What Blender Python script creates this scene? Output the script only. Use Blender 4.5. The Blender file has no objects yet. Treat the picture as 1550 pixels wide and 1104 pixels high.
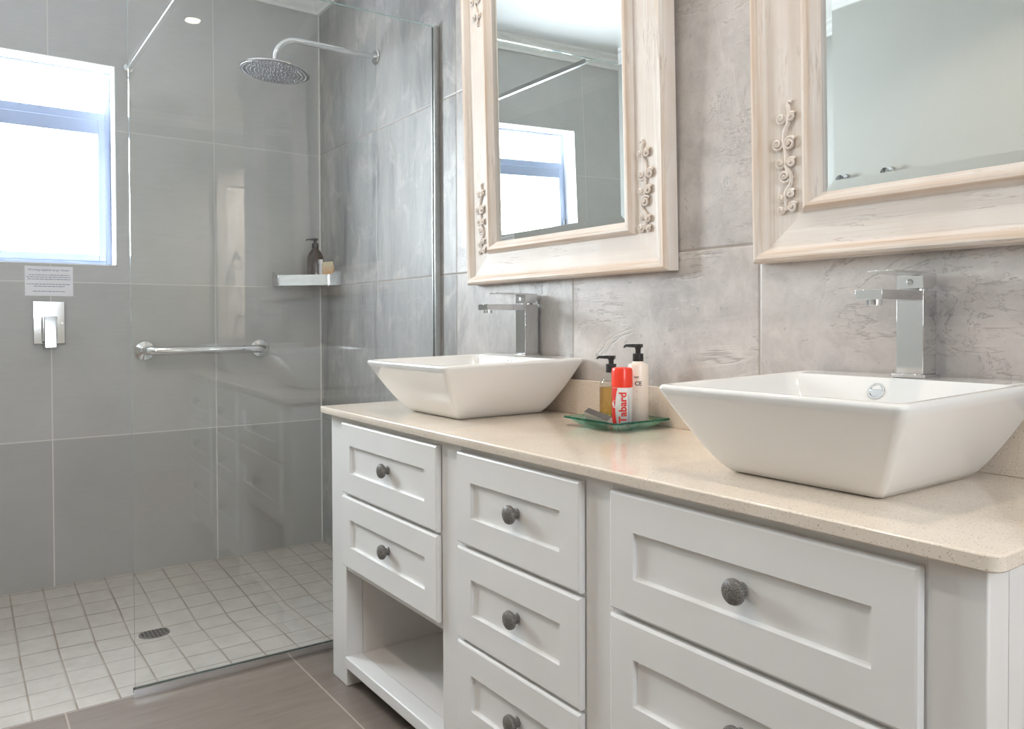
import bpy, bmesh, math, random
from mathutils import Vector, Matrix
random.seed(4)
sc = bpy.context.scene
COL = sc.collection
R = math.radians

# ------------------------------------------------------------------ camera
cam_d = bpy.data.cameras.new('camera'); cam = bpy.data.objects.new('camera', cam_d); COL.objects.link(cam)
YAW, PIT, ROL = R(35.5845), R(-0.9036), R(-0.1991)
fw = Vector((-math.cos(YAW)*math.cos(PIT), math.sin(YAW)*math.cos(PIT), math.sin(PIT)))
rt = Vector((math.sin(YAW), math.cos(YAW), 0)); up = rt.cross(fw)
r2 = rt*math.cos(ROL)+up*math.sin(ROL); u2 = -rt*math.sin(ROL)+up*math.cos(ROL)
cam.matrix_world = Matrix(((r2.x, u2.x, -fw.x, 3.4038), (r2.y, u2.y, -fw.y, -1.3639), (r2.z, u2.z, -fw.z, 1.0363), (0, 0, 0, 1)))
cam_d.sensor_fit = 'HORIZONTAL'; cam_d.sensor_width = 36
cam_d.lens = 36*1180.9/1550; cam_d.shift_y = -45.08/1550
cam_d.clip_start = 0.02
sc.camera = cam

# ------------------------------------------------------------------ world, daylight, exposure
SKY = 31.0
w = bpy.data.worlds.new('overcast_sky'); sc.world = w; w.use_nodes = True
w.node_tree.nodes['Background'].inputs[0].default_value = (0.86, 0.93, 1.0, 1)
w.node_tree.nodes['Background'].inputs[1].default_value = SKY
sc.view_settings.view_transform = 'Standard'; sc.view_settings.look = 'None'
sc.view_settings.exposure = 1.0; sc.view_settings.gamma = 1.0
sc.view_settings.use_curve_mapping = False
sc.cycles.use_denoising = True
sc.cycles.max_bounces = 14; sc.cycles.diffuse_bounces = 8; sc.cycles.glossy_bounces = 8
sc.cycles.transparent_max_bounces = 24; sc.cycles.transmission_bounces = 10
sc.cycles.sample_clamp_indirect = 8.0
sc.cycles.caustics_reflective = False; sc.cycles.caustics_refractive = False

def portal(loc, rot, sx, sy):
    l = bpy.data.lights.new('daylight_portal', 'AREA'); l.shape = 'RECTANGLE'; l.size = sx; l.size_y = sy
    l.cycles.is_portal = True
    o = bpy.data.objects.new('daylight_portal', l); COL.objects.link(o); o.location = loc; o.rotation_euler = rot
portal((-0.20, -1.216, 1.654), (0, R(-90), 0), 0.80, 0.78)
portal((4.75, -0.815, 1.60), (0, R(90), 0), 1.12, 0.28)  # daylight through the added window in the back wall

LAMP_W = 1.7          # over the worktop
LAMP_H = 26.0         # added lamp in the door recess, brightens the reflected door
LAMP_F = 3.5          # over the open floor
LAMP_COL = (1.0, 0.85, 0.70)

# ------------------------------------------------------------------ mesh helpers
ORG = {}
def world_org(o):
    v = Vector((0, 0, 0))
    while o is not None:
        v += o.location; o = o.parent
    return v
def tag(o, label=None, cat=None, group=None, kind=None):
    if label: o['label'] = label
    if cat: o['category'] = cat
    if group: o['group'] = group
    if kind: o['kind'] = kind
    return o
def empty(name, loc, label=None, cat=None, group=None, kind=None, parent=None):
    o = bpy.data.objects.new(name, None); COL.objects.link(o)
    o.empty_display_size = 0.05
    o.location = loc; o.parent = parent
    return tag(o, label, cat, group, kind)

class MB:
    def __init__(s): s.v = []; s.f = []; s.m = []
    def add(s, vs, fs, mi=0, xf=None):
        b = len(s.v)
        for p in vs:
            p = Vector(p)
            s.v.append(xf @ p if xf else p)
        for f in fs: s.f.append([b+i for i in f]); s.m.append(mi)
    def box(s, a, b, mi=0, xf=None):
        x0, y0, z0 = a; x1, y1, z1 = b
        s.add([(x0,y0,z0),(x1,y0,z0),(x1,y1,z0),(x0,y1,z0),(x0,y0,z1),(x1,y0,z1),(x1,y1,z1),(x0,y1,z1)],
              [(0,3,2,1),(4,5,6,7),(0,1,5,4),(1,2,6,5),(2,3,7,6),(3,0,4,7)], mi, xf)
    def rings(s, rings, cap0=True, cap1=True, mi=0, closed=True, xf=None):
        n = len(rings[0]); vs = [p for r in rings for p in r]; fs = []
        for k in range(len(rings)-1):
            for i in range(n if closed else n-1):
                j = (i+1) % n
                fs.append((k*n+i, k*n+j, (k+1)*n+j, (k+1)*n+i))
        if cap0: fs.append(tuple(range(n-1, -1, -1)))
        if cap1: fs.append(tuple((len(rings)-1)*n+i for i in range(n)))
        s.add(vs, fs, mi, xf)
    def lathe(s, prof, xf=None, n=32, mi=0):
        rg = []
        for r, h in prof:
            rg.append([(r*math.cos(2*math.pi*i/n), r*math.sin(2*math.pi*i/n), h) for i in range(n)])
        s.rings(rg, prof[0][0] > 1e-5, prof[-1][0] > 1e-5, mi, True, xf)
    def tube(s, pts, rad, n=10, mi=0, xf=None, caps=True):
        pts = [Vector(p) for p in pts]; rg = []
        rad = rad if hasattr(rad, '__len__') else [rad]*len(pts)
        t0 = (pts[1]-pts[0]).normalized()
        nn = t0.orthogonal().normalized()
        for i, p in enumerate(pts):
            a = pts[max(i-1, 0)]; b = pts[min(i+1, len(pts)-1)]
            t = (b-a).normalized()
            nn = (nn - t*nn.dot(t)).normalized(); bb = t.cross(nn)
            rg.append([p+(nn*math.cos(2*math.pi*k/n)+bb*math.sin(2*math.pi*k/n))*rad[i] for k in range(n)])
        s.rings(rg, caps, caps, mi, True, xf)
    def sphere(s, c, r, n=12, sq=(1, 1, 1), mi=0):
        prof = []
        rg = []
        for k in range(1, n):
            a = math.pi*k/n
            rg.append([(c[0]+r*sq[0]*math.sin(a)*math.cos(2*math.pi*i/(2*n)), c[1]+r*sq[1]*math.sin(a)*math.sin(2*math.pi*i/(2*n)), c[2]-r*sq[2]*math.cos(a)) for i in range(2*n)])
        s.rings(rg, True, True, mi)
    def build(s, name, mat, parent=None, label=None, smooth=False, bevel=0, seg=2, angle=35, recalc=True):
        org = world_org(parent) if parent else Vector((0, 0, 0))
        me = bpy.data.meshes.new(name)
        me.from_pydata([p-org for p in s.v], [], s.f)
        mats = mat if isinstance(mat, (list, tuple)) else [mat]
        for m in mats: me.materials.append(m)
        for p, mi in zip(me.polygons, s.m): p.material_index = mi
        if recalc:
            bm = bmesh.new(); bm.from_mesh(me)
            bmesh.ops.recalc_face_normals(bm, faces=bm.faces); bm.to_mesh(me); bm.free()
        if smooth:
            for p in me.polygons: p.use_smooth = True
            try: me.set_sharp_from_angle(angle=R(angle))
            except Exception: pass
        o = bpy.data.objects.new(name, me); COL.objects.link(o); o.parent = parent
        if bevel:
            md = o.modifiers.new('bevel', 'BEVEL'); md.width = bevel; md.segments = seg
            md.limit_method = 'ANGLE'; md.angle_limit = R(40); md.harden_normals = False
            if not smooth:
                for p in me.polygons: p.use_smooth = True
                try: me.set_sharp_from_angle(angle=R(60))
                except Exception: pass
        if label: o['label'] = label
        return o
def boxo(name, a, b, mat, parent=None, bevel=0, label=None):
    m = MB(); m.box(a, b); return m.build(name, mat, parent, label, bevel=bevel)
def dup(o, parent=None):
    c = o.copy(); COL.objects.link(c); c.parent = parent
    for ch in list(o.children): dup(ch, c)
    return c
def T(x, y, z): return Matrix.Translation((x, y, z))
def rounded_rect(hx, hy, r, z, cx=0, cy=0, n=8):
    pts = []
    for (sx, sy, a0) in ((1, 1, 0), (-1, 1, 90), (-1, -1, 180), (1, -1, 270)):
        for k in range(n+1):
            a = R(a0+90*k/n)
            pts.append((cx+sx*(hx-r)+r*math.cos(a), cy+sy*(hy-r)+r*math.sin(a), z))
    return pts

# ------------------------------------------------------------------ node helpers
class NT:
    def __init__(s, name):
        s.mat = bpy.data.materials.new(name); s.mat.use_nodes = True
        s.t = s.mat.node_tree; s.t.nodes.clear()
        s.out = s.t.nodes.new('ShaderNodeOutputMaterial')
    def n(s, typ, ins=None, **kw):
        d = s.t.nodes.new('ShaderNode'+typ)
        for k, v in kw.items(): setattr(d, k, v)
        if ins:
            it = ins.items() if isinstance(ins, dict) else enumerate(ins)
            for k, v in it:
                if v is None: continue
                if isinstance(v, bpy.types.NodeSocket): s.t.links.new(v, d.inputs[k])
                else:
                    try: d.inputs[k].default_value = v
                    except Exception:
                        d.inputs[k].default_value = (v[0], v[1], v[2], 1.0)
        return d
    def m(s, op, a, b=None, c=None): return s.n('Math', [a, b, c], operation=op).outputs[0]
    def vm(s, op, a, b=None): return s.n('VectorMath', [a, b], operation=op).outputs[0]
    def mix(s, f, a, b, bt='MIX'):
        d = s.n('Mix', data_type='RGBA', blend_type=bt)
        for k, v in ((0, f), (6, a), (7, b)):
            if isinstance(v, bpy.types.NodeSocket): s.t.links.new(v, d.inputs[k])
            elif k == 0: d.inputs[0].default_value = v
            else: d.inputs[k].default_value = (v[0], v[1], v[2], 1.0)
        return d.outputs[2]
    def mixv(s, f, a, b):
        d = s.n('Mix', data_type='VECTOR')
        for k, v in ((0, f), (4, a), (5, b)):
            if isinstance(v, bpy.types.NodeSocket): s.t.links.new(v, d.inputs[k])
            else: d.inputs[k].default_value = v
        return d.outputs[1]
    def ramp(s, f, stops):
        d = s.n('ValToRGB', [f]); e = d.color_ramp.elements
        while len(e) < len(stops): e.new(0.5)
        for k, (p, c) in enumerate(stops):
            e[k].position = p; e[k].color = (c[0], c[1], c[2], 1) if hasattr(c, '__len__') else (c, c, c, 1)
        return d.outputs[0]
    def mr(s, v, a, b, c=0.0, d=1.0, smooth=True):
        q = s.n('MapRange', [v, a, b, c, d]); q.interpolation_type = 'SMOOTHSTEP' if smooth else 'LINEAR'
        return q.outputs[0]
    def noise(s, vec, scale, detail=3, rough=0.5, dist=0.0):
        return s.n('TexNoise', {'Vector': vec, 'Scale': scale, 'Detail': detail, 'Roughness': rough, 'Distortion': dist}).outputs[0]
    def xyz(s, v):
        d = s.n('SeparateXYZ', [v]); return d.outputs[0], d.outputs[1], d.outputs[2]
    def vec(s, x, y, z=0.0): return s.n('CombineXYZ', [x, y, z]).outputs[0]
    def bump(s, h, strength=0.2, dist=0.01):
        return s.n('Bump', {'Height': h, 'Strength': strength, 'Distance': dist}).outputs[0]
    def pbr(s, col, rough=0.5, metal=0.0, normal=None, coat=0.0, spec=None, trans=0.0, ior=None, sub=0.0, emit=None, estr=0):
        d = s.n('BsdfPrincipled', {'Base Color': col, 'Roughness': rough, 'Metallic': metal})
        if normal is not None: s.t.links.new(normal, d.inputs['Normal'])
        if coat: d.inputs['Coat Weight'].default_value = coat; d.inputs['Coat Roughness'].default_value = 0.03
        if spec is not None: d.inputs['Specular IOR Level'].default_value = spec
        if trans: d.inputs['Transmission Weight'].default_value = trans
        if ior: d.inputs['IOR'].default_value = ior
        if sub: d.inputs['Subsurface Weight'].default_value = sub
        if emit: d.inputs['Emission Color'].default_value = (*emit, 1); d.inputs['Emission Strength'].default_value = estr
        return s.fin(d.outputs[0])
    def fin(s, sh): s.t.links.new(sh, s.out.inputs[0]); return s.mat
def plain(name, col, rough=0.5, metal=0.0, var=0.04, scale=12, coat=0.0, **kw):
    t = NT(name); p = t.n('TexCoord').outputs['Object']
    nz = t.noise(p, scale, 3)
    f = t.mr(nz, 0.3, 0.7, 1-var, 1+var, False)
    c = t.vm('SCALE', t.vec(*col)); c.node.inputs['Scale'].default_value = 1
    t.t.links.new(f, c.node.inputs['Scale'])
    return t.pbr(c, rough, metal, coat=coat, **kw)

def tile_cells(t, ax, org, size, grout):
    x, y, z = t.xyz(t.n('NewGeometry').outputs['Position'])
    U, V = {'xz': (x, z), 'yz': (y, z), 'xy': (x, y)}[ax]
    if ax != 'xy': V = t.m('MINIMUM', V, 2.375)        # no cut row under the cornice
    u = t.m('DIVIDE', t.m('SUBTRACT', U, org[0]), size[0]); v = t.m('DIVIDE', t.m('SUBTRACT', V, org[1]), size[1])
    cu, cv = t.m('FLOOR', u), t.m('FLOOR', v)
    fu, fv = t.m('FRACT', u), t.m('FRACT', v)
    du = t.m('MULTIPLY', t.m('MINIMUM', fu, t.m('SUBTRACT', 1.0, fu)), size[0])
    dv = t.m('MULTIPLY', t.m('MINIMUM', fv, t.m('SUBTRACT', 1.0, fv)), size[1])
    d = t.m('MINIMUM', du, dv)
    g = t.mr(d, grout*0.35, grout*0.65, 1.0, 0.0)      # 1 in the joint
    edge = t.mr(d, 0.0, grout*1.6, 0.0, 1.0)           # height across the joint
    wn = t.n('TexWhiteNoise', {'Vector': t.vec(cu, cv, 3.3)}, noise_dimensions='3D')
    return U, V, cu, cv, g, edge, wn.outputs['Value'], wn.outputs['Color'], d

# ---- plain grey tiles of the window wall
def mat_grey_tile():
    t = NT('grey_wall_tile')
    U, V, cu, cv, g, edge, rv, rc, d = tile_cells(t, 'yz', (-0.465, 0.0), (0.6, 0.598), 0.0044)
    p = t.vm('ADD', t.vec(U, V, 0.0), t.vm('SCALE', rc)); 
    sc_ = p.node.inputs[1].links[0].from_node; sc_.inputs['Scale'].default_value = 9.0
    n1 = t.noise(p, 3.0, 5, 0.6, 0.4); n2 = t.noise(t.vm('MULTIPLY', p, (3.0, 26.0, 1)), 4.0, 3, 0.6)
    k = t.m('ADD', t.m('MULTIPLY', n1, 0.7), t.m('MULTIPLY', n2, 0.3))
    c = t.ramp(k, [(0.3, (0.455, 0.449, 0.441)), (0.7, (0.54, 0.533, 0.524))])
    c = t.mix(t.m('MULTIPLY', rv, 0.18), c, (0.48, 0.465, 0.45))
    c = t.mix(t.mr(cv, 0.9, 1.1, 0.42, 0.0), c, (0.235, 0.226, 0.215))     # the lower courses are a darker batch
    c = t.mix(g, c, (0.62, 0.60, 0.57))
    h = t.m('ADD', t.m('MULTIPLY', edge, 1.0), t.m('MULTIPLY', n2, 0.05))
    return t.pbr(c, 0.42, normal=t.bump(h, 0.25, 0.0015))
# ---- slate look tiles of the vanity wall
def mat_slate_tile():
    t = NT('slate_wall_tile')
    U, V, cu, cv, g, edge, rv, rc, d = tile_cells(t, 'xz', (1.184-1.8, 0.0), (0.6, 0.599), 0.0035)
    s1 = t.vm('SCALE', rc); s1.node.inputs['Scale'].default_value = 23.0
    p = t.vm('ADD', t.vec(U, V, 0.0), s1)
    side = t.mr(cu, 2.5, 3.5)                       # tiles beyond the first basin are turned
    pa = t.vm('MULTIPLY', p, (5.5, 0.9, 1)); pb = t.vm('MULTIPLY', p, (1.6, 2.6, 1))
    q = t.mixv(side, pa, pb)
    n1 = t.noise(q, 1.6, 6, 0.62, 0.7)
    n2 = t.noise(t.vm('MULTIPLY', p, (1.4, 0.9, 1)), 2.2, 4, 0.55, 0.3)
    n3 = t.noise(t.mixv(side, t.vm('MULTIPLY', p, (30.0, 5.0, 1)), t.vm('MULTIPLY', p, (16.0, 13.0, 1))), 1.8, 5, 0.68, 0.6)
    k = t.m('ADD', t.m('ADD', t.m('MULTIPLY', n1, 0.5), t.m('MULTIPLY', n2, 0.22)), t.m('MULTIPLY', n3, 0.28))
    ca = t.ramp(k, [(0.36, (0.20, 0.196, 0.194)), (0.47, (0.315, 0.309, 0.302)), (0.62, (0.40, 0.39, 0.378))])
    cb = t.ramp(k, [(0.36, (0.36, 0.332, 0.318)), (0.5, (0.515, 0.478, 0.458)), (0.63, (0.635, 0.592, 0.567))])
    c = t.mix(side, ca, cb)
    c = t.mix(t.m('MULTIPLY', t.m('SUBTRACT', rv, 0.4), 0.25), c, (0.3, 0.295, 0.29))
    # thin dark fissures and short flecks
    f1 = t.m('ABSOLUTE', t.m('SUBTRACT', t.noise(q, 3.6, 6, 0.70, 1.0), 0.5))
    fis = t.m('MULTIPLY', t.mr(f1, 0.0, 0.012, 1.0, 0.0), t.mr(n2, 0.47, 0.60))
    c = t.mix(t.m('MULTIPLY', fis, 0.5), c, (0.24, 0.225, 0.22))
    fk = t.mr(t.noise(t.mixv(side, t.vm('MULTIPLY', p, (60.0, 12.0, 1)), t.vm('MULTIPLY', p, (30.0, 42.0, 1))), 1.5, 3, 0.6, 0.8), 0.645, 0.70)
    c = t.mix(t.m('MULTIPLY', fk, 0.42), c, (0.23, 0.215, 0.21))
    # pale mottling and veins
    ml = t.mr(t.noise(t.vm('MULTIPLY', p, (5.0, 4.0, 1)), 1.6, 7, 0.72, 0.8), 0.50, 0.66)
    c = t.mix(t.m('MULTIPLY', ml, 0.38), c, (0.60, 0.565, 0.535))
    v1 = t.m('ABSOLUTE', t.m('SUBTRACT', t.noise(t.vm('MULTIPLY', p, (2.6, 0.55, 1)), 1.5, 5, 0.55, 0.9), 0.5))
    vein = t.m('MULTIPLY', t.mr(v1, 0.003, 0.009, 1.0, 0.0), t.mr(t.noise(p, 2.3, 2), 0.47, 0.55))
    vein = t.m('MULTIPLY', vein, t.m('ADD', t.m('MULTIPLY', side, 0.5), 0.10))
    c = t.mix(vein, c, (0.60, 0.55, 0.52))
    v2 = t.m('SUBTRACT', t.noise(t.vm('MULTIPLY', p, (0.9, 3.8, 1)), 1.7, 6, 0.65, 0.7), 0.5)
    cm = t.m('MULTIPLY', side, t.mr(t.noise(p, 3.1, 2), 0.44, 0.54))
    crack = t.m('MULTIPLY', t.mr(t.m('ABSOLUTE', v2), 0.0, 0.010, 1.0, 0.0), cm)
    pale = t.m('MULTIPLY', t.mr(t.m('ABSOLUTE', t.m('SUBTRACT', v2, 0.018)), 0.0, 0.012, 1.0, 0.0), cm)
    c = t.mix(t.m('MULTIPLY', pale, 0.55), c, (0.62, 0.575, 0.545))
    c = t.mix(t.m('MULTIPLY', crack, 0.45), c, (0.25, 0.225, 0.21))
    c = t.mix(g, c, (0.36, 0.31, 0.27))
    h = t.m('ADD', edge, t.m('SUBTRACT', t.m('MULTIPLY', n1, 0.5), t.m('MULTIPLY', t.m('ADD', fis, crack), 0.35)))
    return t.pbr(c, 0.40, normal=t.bump(h, 0.45, 0.004))
def mat_floor_tile():
    t = NT('brown_floor_tile')
    U, V, cu, cv, g, edge, rv, rc, d = tile_cells(t, 'xy', (1.036, -0.525), (0.6, 0.61), 0.0045)
    s1 = t.vm('SCALE', rc); s1.node.inputs['Scale'].default_value = 9.0
    p = t.vm('ADD', t.vec(U, V, 0.0), s1)
    n1 = t.noise(t.vm('MULTIPLY', p, (14.0, 2.0, 1)), 3.0, 5, 0.6, 0.3); n2 = t.noise(p, 3.0, 4)
    k = t.m('ADD', t.m('MULTIPLY', n1, 0.6), t.m('MULTIPLY', n2, 0.4))
    c = t.ramp(k, [(0.3, (0.155, 0.125, 0.105)), (0.7, (0.225, 0.185, 0.158))])
    c = t.mix(g, c, (0.36, 0.31, 0.26))
    return t.pbr(c, 0.38, normal=t.bump(t.m('ADD', edge, t.m('MULTIPLY', n1, 0.1)), 0.25, 0.0015))
def mat_mosaic():
    t = NT('cream_mosaic_tile')
    U, V, cu, cv, g, edge, rv, rc, d = tile_cells(t, 'xy', (0.02, -1.0), (0.1045, 0.1045), 0.0050)
    p = t.vec(U, V, 0.0)
    n1 = t.noise(p, 16, 5, 0.65); n2 = t.noise(p, 50, 3, 0.6)
    c = t.ramp(n1, [(0.3, (0.42, 0.39, 0.355)), (0.7, (0.525, 0.495, 0.455))])
    c = t.mix(t.m('MULTIPLY', rv, 0.30), c, (0.40, 0.365, 0.325))
    gn = t.noise(p, 6, 3)
    c = t.mix(t.m('MULTIPLY', g, t.mr(gn, 0.3, 0.7, 0.55, 1.0)), c, (0.235, 0.185, 0.14))
    return t.pbr(c, 0.36, normal=t.bump(t.m('ADD', edge, t.m('MULTIPLY', n2, 0.12)), 0.4, 0.002))
def mat_whitewash(name, grain):
    t = NT(name); p = t.n('TexCoord').outputs['Object']
    st = {'z': (34.0, 34.0, 2.0), 'x': (2.0, 34.0, 34.0)}[grain]
    st2 = {'z': (90.0, 60.0, 5.0), 'x': (5.0, 60.0, 90.0)}[grain]
    ps = t.vm('MULTIPLY', p, st)
    n1 = t.noise(ps, 1.0, 5, 0.6, 0.3); n2 = t.noise(t.vm('MULTIPLY', p, st2), 1.0, 3, 0.6); n3 = t.noise(p, 7.0, 3)
    x, y, z = t.xyz(p)
    proud = t.mr(y, -0.030, -0.037)                     # bare wood on the raised mouldings
    tan = t.m('MULTIPLY', t.mr(n1, 0.40, 0.66), t.m('ADD', 0.16, t.m('MULTIPLY', proud, 0.60)))
    c = t.mix(t.mr(n3, 0.35, 0.65), (0.63, 0.56, 0.505), (0.68, 0.625, 0.58))
    c = t.mix(tan, c, (0.55, 0.40, 0.285))
    sp = t.m('MULTIPLY', t.mr(n2, 0.69, 0.76), t.mr(n3, 0.46, 0.62))
    c = t.mix(t.m('MULTIPLY', sp, 0.75), c, (0.20, 0.13, 0.09))
    st3 = {'z': (210.0, 210.0, 2.6), 'x': (2.6, 210.0, 210.0)}[grain]
    n4 = t.noise(t.vm('MULTIPLY', p, st3), 1.0, 2, 0.5)
    c = t.mix(t.m('MULTIPLY', t.mr(n4, 0.60, 0.72), t.m('ADD', 0.13, t.m('MULTIPLY', proud, 0.42))), c, (0.36, 0.25, 0.17))
    c = t.mix(t.m('MULTIPLY', t.mr(n4, 0.42, 0.30), 0.35), c, (0.80, 0.78, 0.75))
    gr = t.m('MULTIPLY', t.mr(t.m('ABSOLUTE', t.m('SUBTRACT', n1, 0.5)), 0.0, 0.012, 1.0, 0.0), t.mr(n3, 0.5, 0.62))
    c = t.mix(t.m('MULTIPLY', gr, 0.5), c, (0.34, 0.24, 0.17))
    h = t.m('SUBTRACT', n1, t.m('MULTIPLY', t.m('ADD', sp, gr), 0.6))
    return t.pbr(c, 0.55, normal=t.bump(h, 0.25, 0.002))
def mat_quartz():
    t = NT('cream_quartz'); p = t.n('TexCoord').outputs['Object']
    n1 = t.noise(p, 6, 4, 0.6)
    c = t.ramp(n1, [(0.3, (0.69, 0.605, 0.515)), (0.7, (0.765, 0.68, 0.585))])
    for sc_, lo, col, wt in ((420, 0.16, (0.22, 0.17, 0.14), 0.75), (230, 0.13, (0.36, 0.30, 0.25), 0.6), (310, 0.16, (0.86, 0.82, 0.76), 0.8)):
        v = t.n('TexVoronoi', {'Vector': t.vm('ADD', p, (sc_*0.01, 0, 0)), 'Scale': sc_})
        rnd = t.xyz(v.outputs['Color'])[0]
        s = t.m('MULTIPLY', t.mr(v.outputs['Distance'], 0.22, 0.34, 1.0, 0.0), t.mr(rnd, 1-lo-0.02, 1-lo, 0.0, 1.0, False))
        c = t.mix(t.m('MULTIPLY', s, wt), c, col)
    return t.pbr(c, 0.14, coat=0.3)
def mat_granite():
    t = NT('granite_stone'); p = t.n('TexCoord').outputs['Object']
    n1 = t.noise(p, 620, 3, 0.7); n2 = t.noise(p, 200, 3)
    c = t.ramp(n1, [(0.32, (0.045, 0.042, 0.04)), (0.5, (0.13, 0.12, 0.11)), (0.68, (0.33, 0.315, 0.295))])
    return t.pbr(c, 0.42, normal=t.bump(n2, 0.1, 0.0005))
def mat_glass_sheet(name, tint, rough=0.0, boost=1.0):
    t = NT(name)
    gm = t.n('NewGeometry')
    cs_ = t.m('ABSOLUTE', t.n('VectorMath', [gm.outputs['Normal'], gm.outputs['Incoming']], operation='DOT_PRODUCT').outputs['Value'])
    fr = t.m('ADD', 0.04, t.m('MULTIPLY', t.m('POWER', t.m('SUBTRACT', 1.0, cs_), 5.0), 0.96))
    nz = t.noise(t.n('TexCoord').outputs['Object'], 3.0, 2)
    tr = t.n('BsdfTransparent', {'Color': tint}); gl = t.n('BsdfGlossy', {'Color': (1, 1, 1), 'Roughness': t.mr(nz, 0.3, 0.7, rough, rough+0.004)})
    mx = t.n('MixShader', [t.m('MULTIPLY', fr, boost), tr.outputs[0], gl.outputs[0]])
    return t.fin(mx.outputs[0])
def mat_solid_glass(name, tint, rough=0.0, weight=0.92):
    t = NT(name); nz = t.noise(t.n('TexCoord').outputs['Object'], 40, 2)
    g = t.n('BsdfGlass', {'Color': tint, 'Roughness': t.mr(nz, 0.3, 0.7, rough, rough+0.01), 'IOR': 1.45})
    tr = t.n('BsdfTransparent', {'Color': tint})
    mx = t.n('MixShader', [0.35, g.outputs[0], tr.outputs[0]])
    return t.fin(mx.outputs[0])
def mat_mirror():
    t = NT('mirror_silvering'); nz = t.noise(t.n('TexCoord').outputs['Object'], 2.0, 2)
    g = t.n('BsdfGlossy', {'Color': (0.86, 0.89, 0.875), 'Roughness': t.mr(nz, 0.3, 0.7, 0.0, 0.003)})
    return t.fin(g.outputs[0])
def mat_emit(name, col, s):
    t = NT(name); e = t.n('Emission', {'Color': col, 'Strength': s})
    return t.fin(e.outputs[0])

M_GREY = mat_grey_tile(); M_SLATE = mat_slate_tile(); M_FLOOR = mat_floor_tile(); M_MOSAIC = mat_mosaic()
M_WOODZ = mat_whitewash('whitewashed_wood_upright', 'z'); M_WOODX = mat_whitewash('whitewashed_wood_level', 'x')
M_QUARTZ = mat_quartz(); M_STONE = mat_granite()
M_SCREEN = mat_glass_sheet('clear_sheet_glass', (0.988, 0.994, 0.988), 0.0)
M_PANE = mat_glass_sheet('window_glass', (0.97, 0.98, 0.98), 0.0)
M_GLASSEDGE = plain('polished_glass_edge', (0.40, 0.52, 0.48), 0.08, 0.35, 0.02)
M_MIRROR = mat_mirror()
M_PLASTER = plain('painted_plaster', (0.44, 0.44, 0.41), 0.8, var=0.02, scale=3)
M_CEIL = plain('white_ceiling_paint', (0.82, 0.82, 0.80), 0.85, var=0.015, scale=4)
M_CAB = plain('white_satin_paint', (0.755, 0.742, 0.73), 0.32, var=0.02, scale=6)
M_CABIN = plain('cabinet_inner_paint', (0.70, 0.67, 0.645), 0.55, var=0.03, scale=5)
M_CER = plain('white_glazed_ceramic', (0.74, 0.735, 0.725), 0.07, var=0.01, scale=4, coat=0.6)
M_CHROME = plain('polished_chrome', (0.74, 0.745, 0.755), 0.07, 1.0, 0.02, 30)
M_ALU = plain('satin_aluminium', (0.86, 0.87, 0.88), 0.22, 1.0, 0.02, 40)
M_STEEL = plain('brushed_steel', (0.62, 0.62, 0.61), 0.28, 1.0, 0.05, 60)
M_PIERCED = plain('nozzle_plate_metal', (0.40, 0.40, 0.42), 0.35, 1.0, 0.08, 160)
M_DRAIN = plain('drain_steel', (0.20, 0.185, 0.17), 0.35, 0.7, 0.10, 60)
M_HOLE = plain('drain_hole_dark', (0.03, 0.028, 0.025), 0.7)
M_WIN = plain('pale_window_aluminium', (0.31, 0.365, 0.50), 0.45, var=0.01)
M_REVEAL = plain('white_reveal_paint', (0.88, 0.88, 0.88), 0.7, var=0.01)
M_DOOR = plain('white_door_paint', (0.84, 0.84, 0.85), 0.4, var=0.01)
M_DOORF = plain('pale_frame_paint', (0.62, 0.61, 0.60), 0.5, var=0.01)
M_BLACK = plain('black_plastic', (0.018, 0.018, 0.02), 0.35, var=0.05)
M_PAPER = plain('white_paper', (0.80, 0.79, 0.83), 0.5, var=0.01)
M_INK = plain('grey_blue_ink', (0.30, 0.29, 0.40), 0.7)
M_RED = plain('red_plastic', (0.80, 0.045, 0.02), 0.25, var=0.02)
M_REDINK = plain('red_ink', (0.72, 0.04, 0.03), 0.35, var=0.02)
M_CANWHITE = plain('white_tin', (0.80, 0.81, 0.82), 0.25, var=0.01)
M_LOTION = plain('white_bottle_plastic', (0.84, 0.74, 0.66), 0.3, var=0.01)
M_AMBERLIQ = mat_solid_glass('golden_soap', (0.97, 0.80, 0.45), 0.02)
M_CLEARPL = mat_glass_sheet('clear_bottle_plastic', (0.93, 0.93, 0.92), 0.03, 1.3)
M_BROWN = plain('dark_brown_bottle', (0.035, 0.017, 0.012), 0.12, var=0.2, scale=20, coat=0.3)
M_TRAY = mat_solid_glass('green_tinted_glass', (0.70, 0.90, 0.82), 0.03)
M_TRAYEDGE = mat_solid_glass('green_glass_edge', (0.16, 0.50, 0.40), 0.03)
M_BOX = plain('white_card', (0.82, 0.76, 0.68), 0.6, var=0.02)
def mat_stripes():
    t = NT('dark_striped_card'); p = t.n('TexCoord').outputs['Object']
    x, y, z = t.xyz(p)
    wv = t.m('FRACT', t.m('MULTIPLY', t.m('ADD', y, z), 260.0))
    c = t.mix(t.mr(wv, 0.4, 0.6), (0.055, 0.05, 0.045), (0.10, 0.092, 0.085))
    return t.pbr(c, 0.6)
M_STRIPE = mat_stripes()
def mat_orange():
    t = NT('orange_sachet'); p = t.n('TexCoord').outputs['Object']
    x, y, z = t.xyz(p)
    c = t.ramp(t.m('ADD', t.m('MULTIPLY', z, 8.0), t.m('MULTIPLY', t.noise(p, 60, 2), 0.5)), [(0.35, (0.72, 0.22, 0.10)), (0.6, (0.72, 0.38, 0.16)), (0.95, (0.70, 0.60, 0.40))])
    return t.pbr(c, 0.4)
M_ORANGE = mat_orange()
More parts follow.
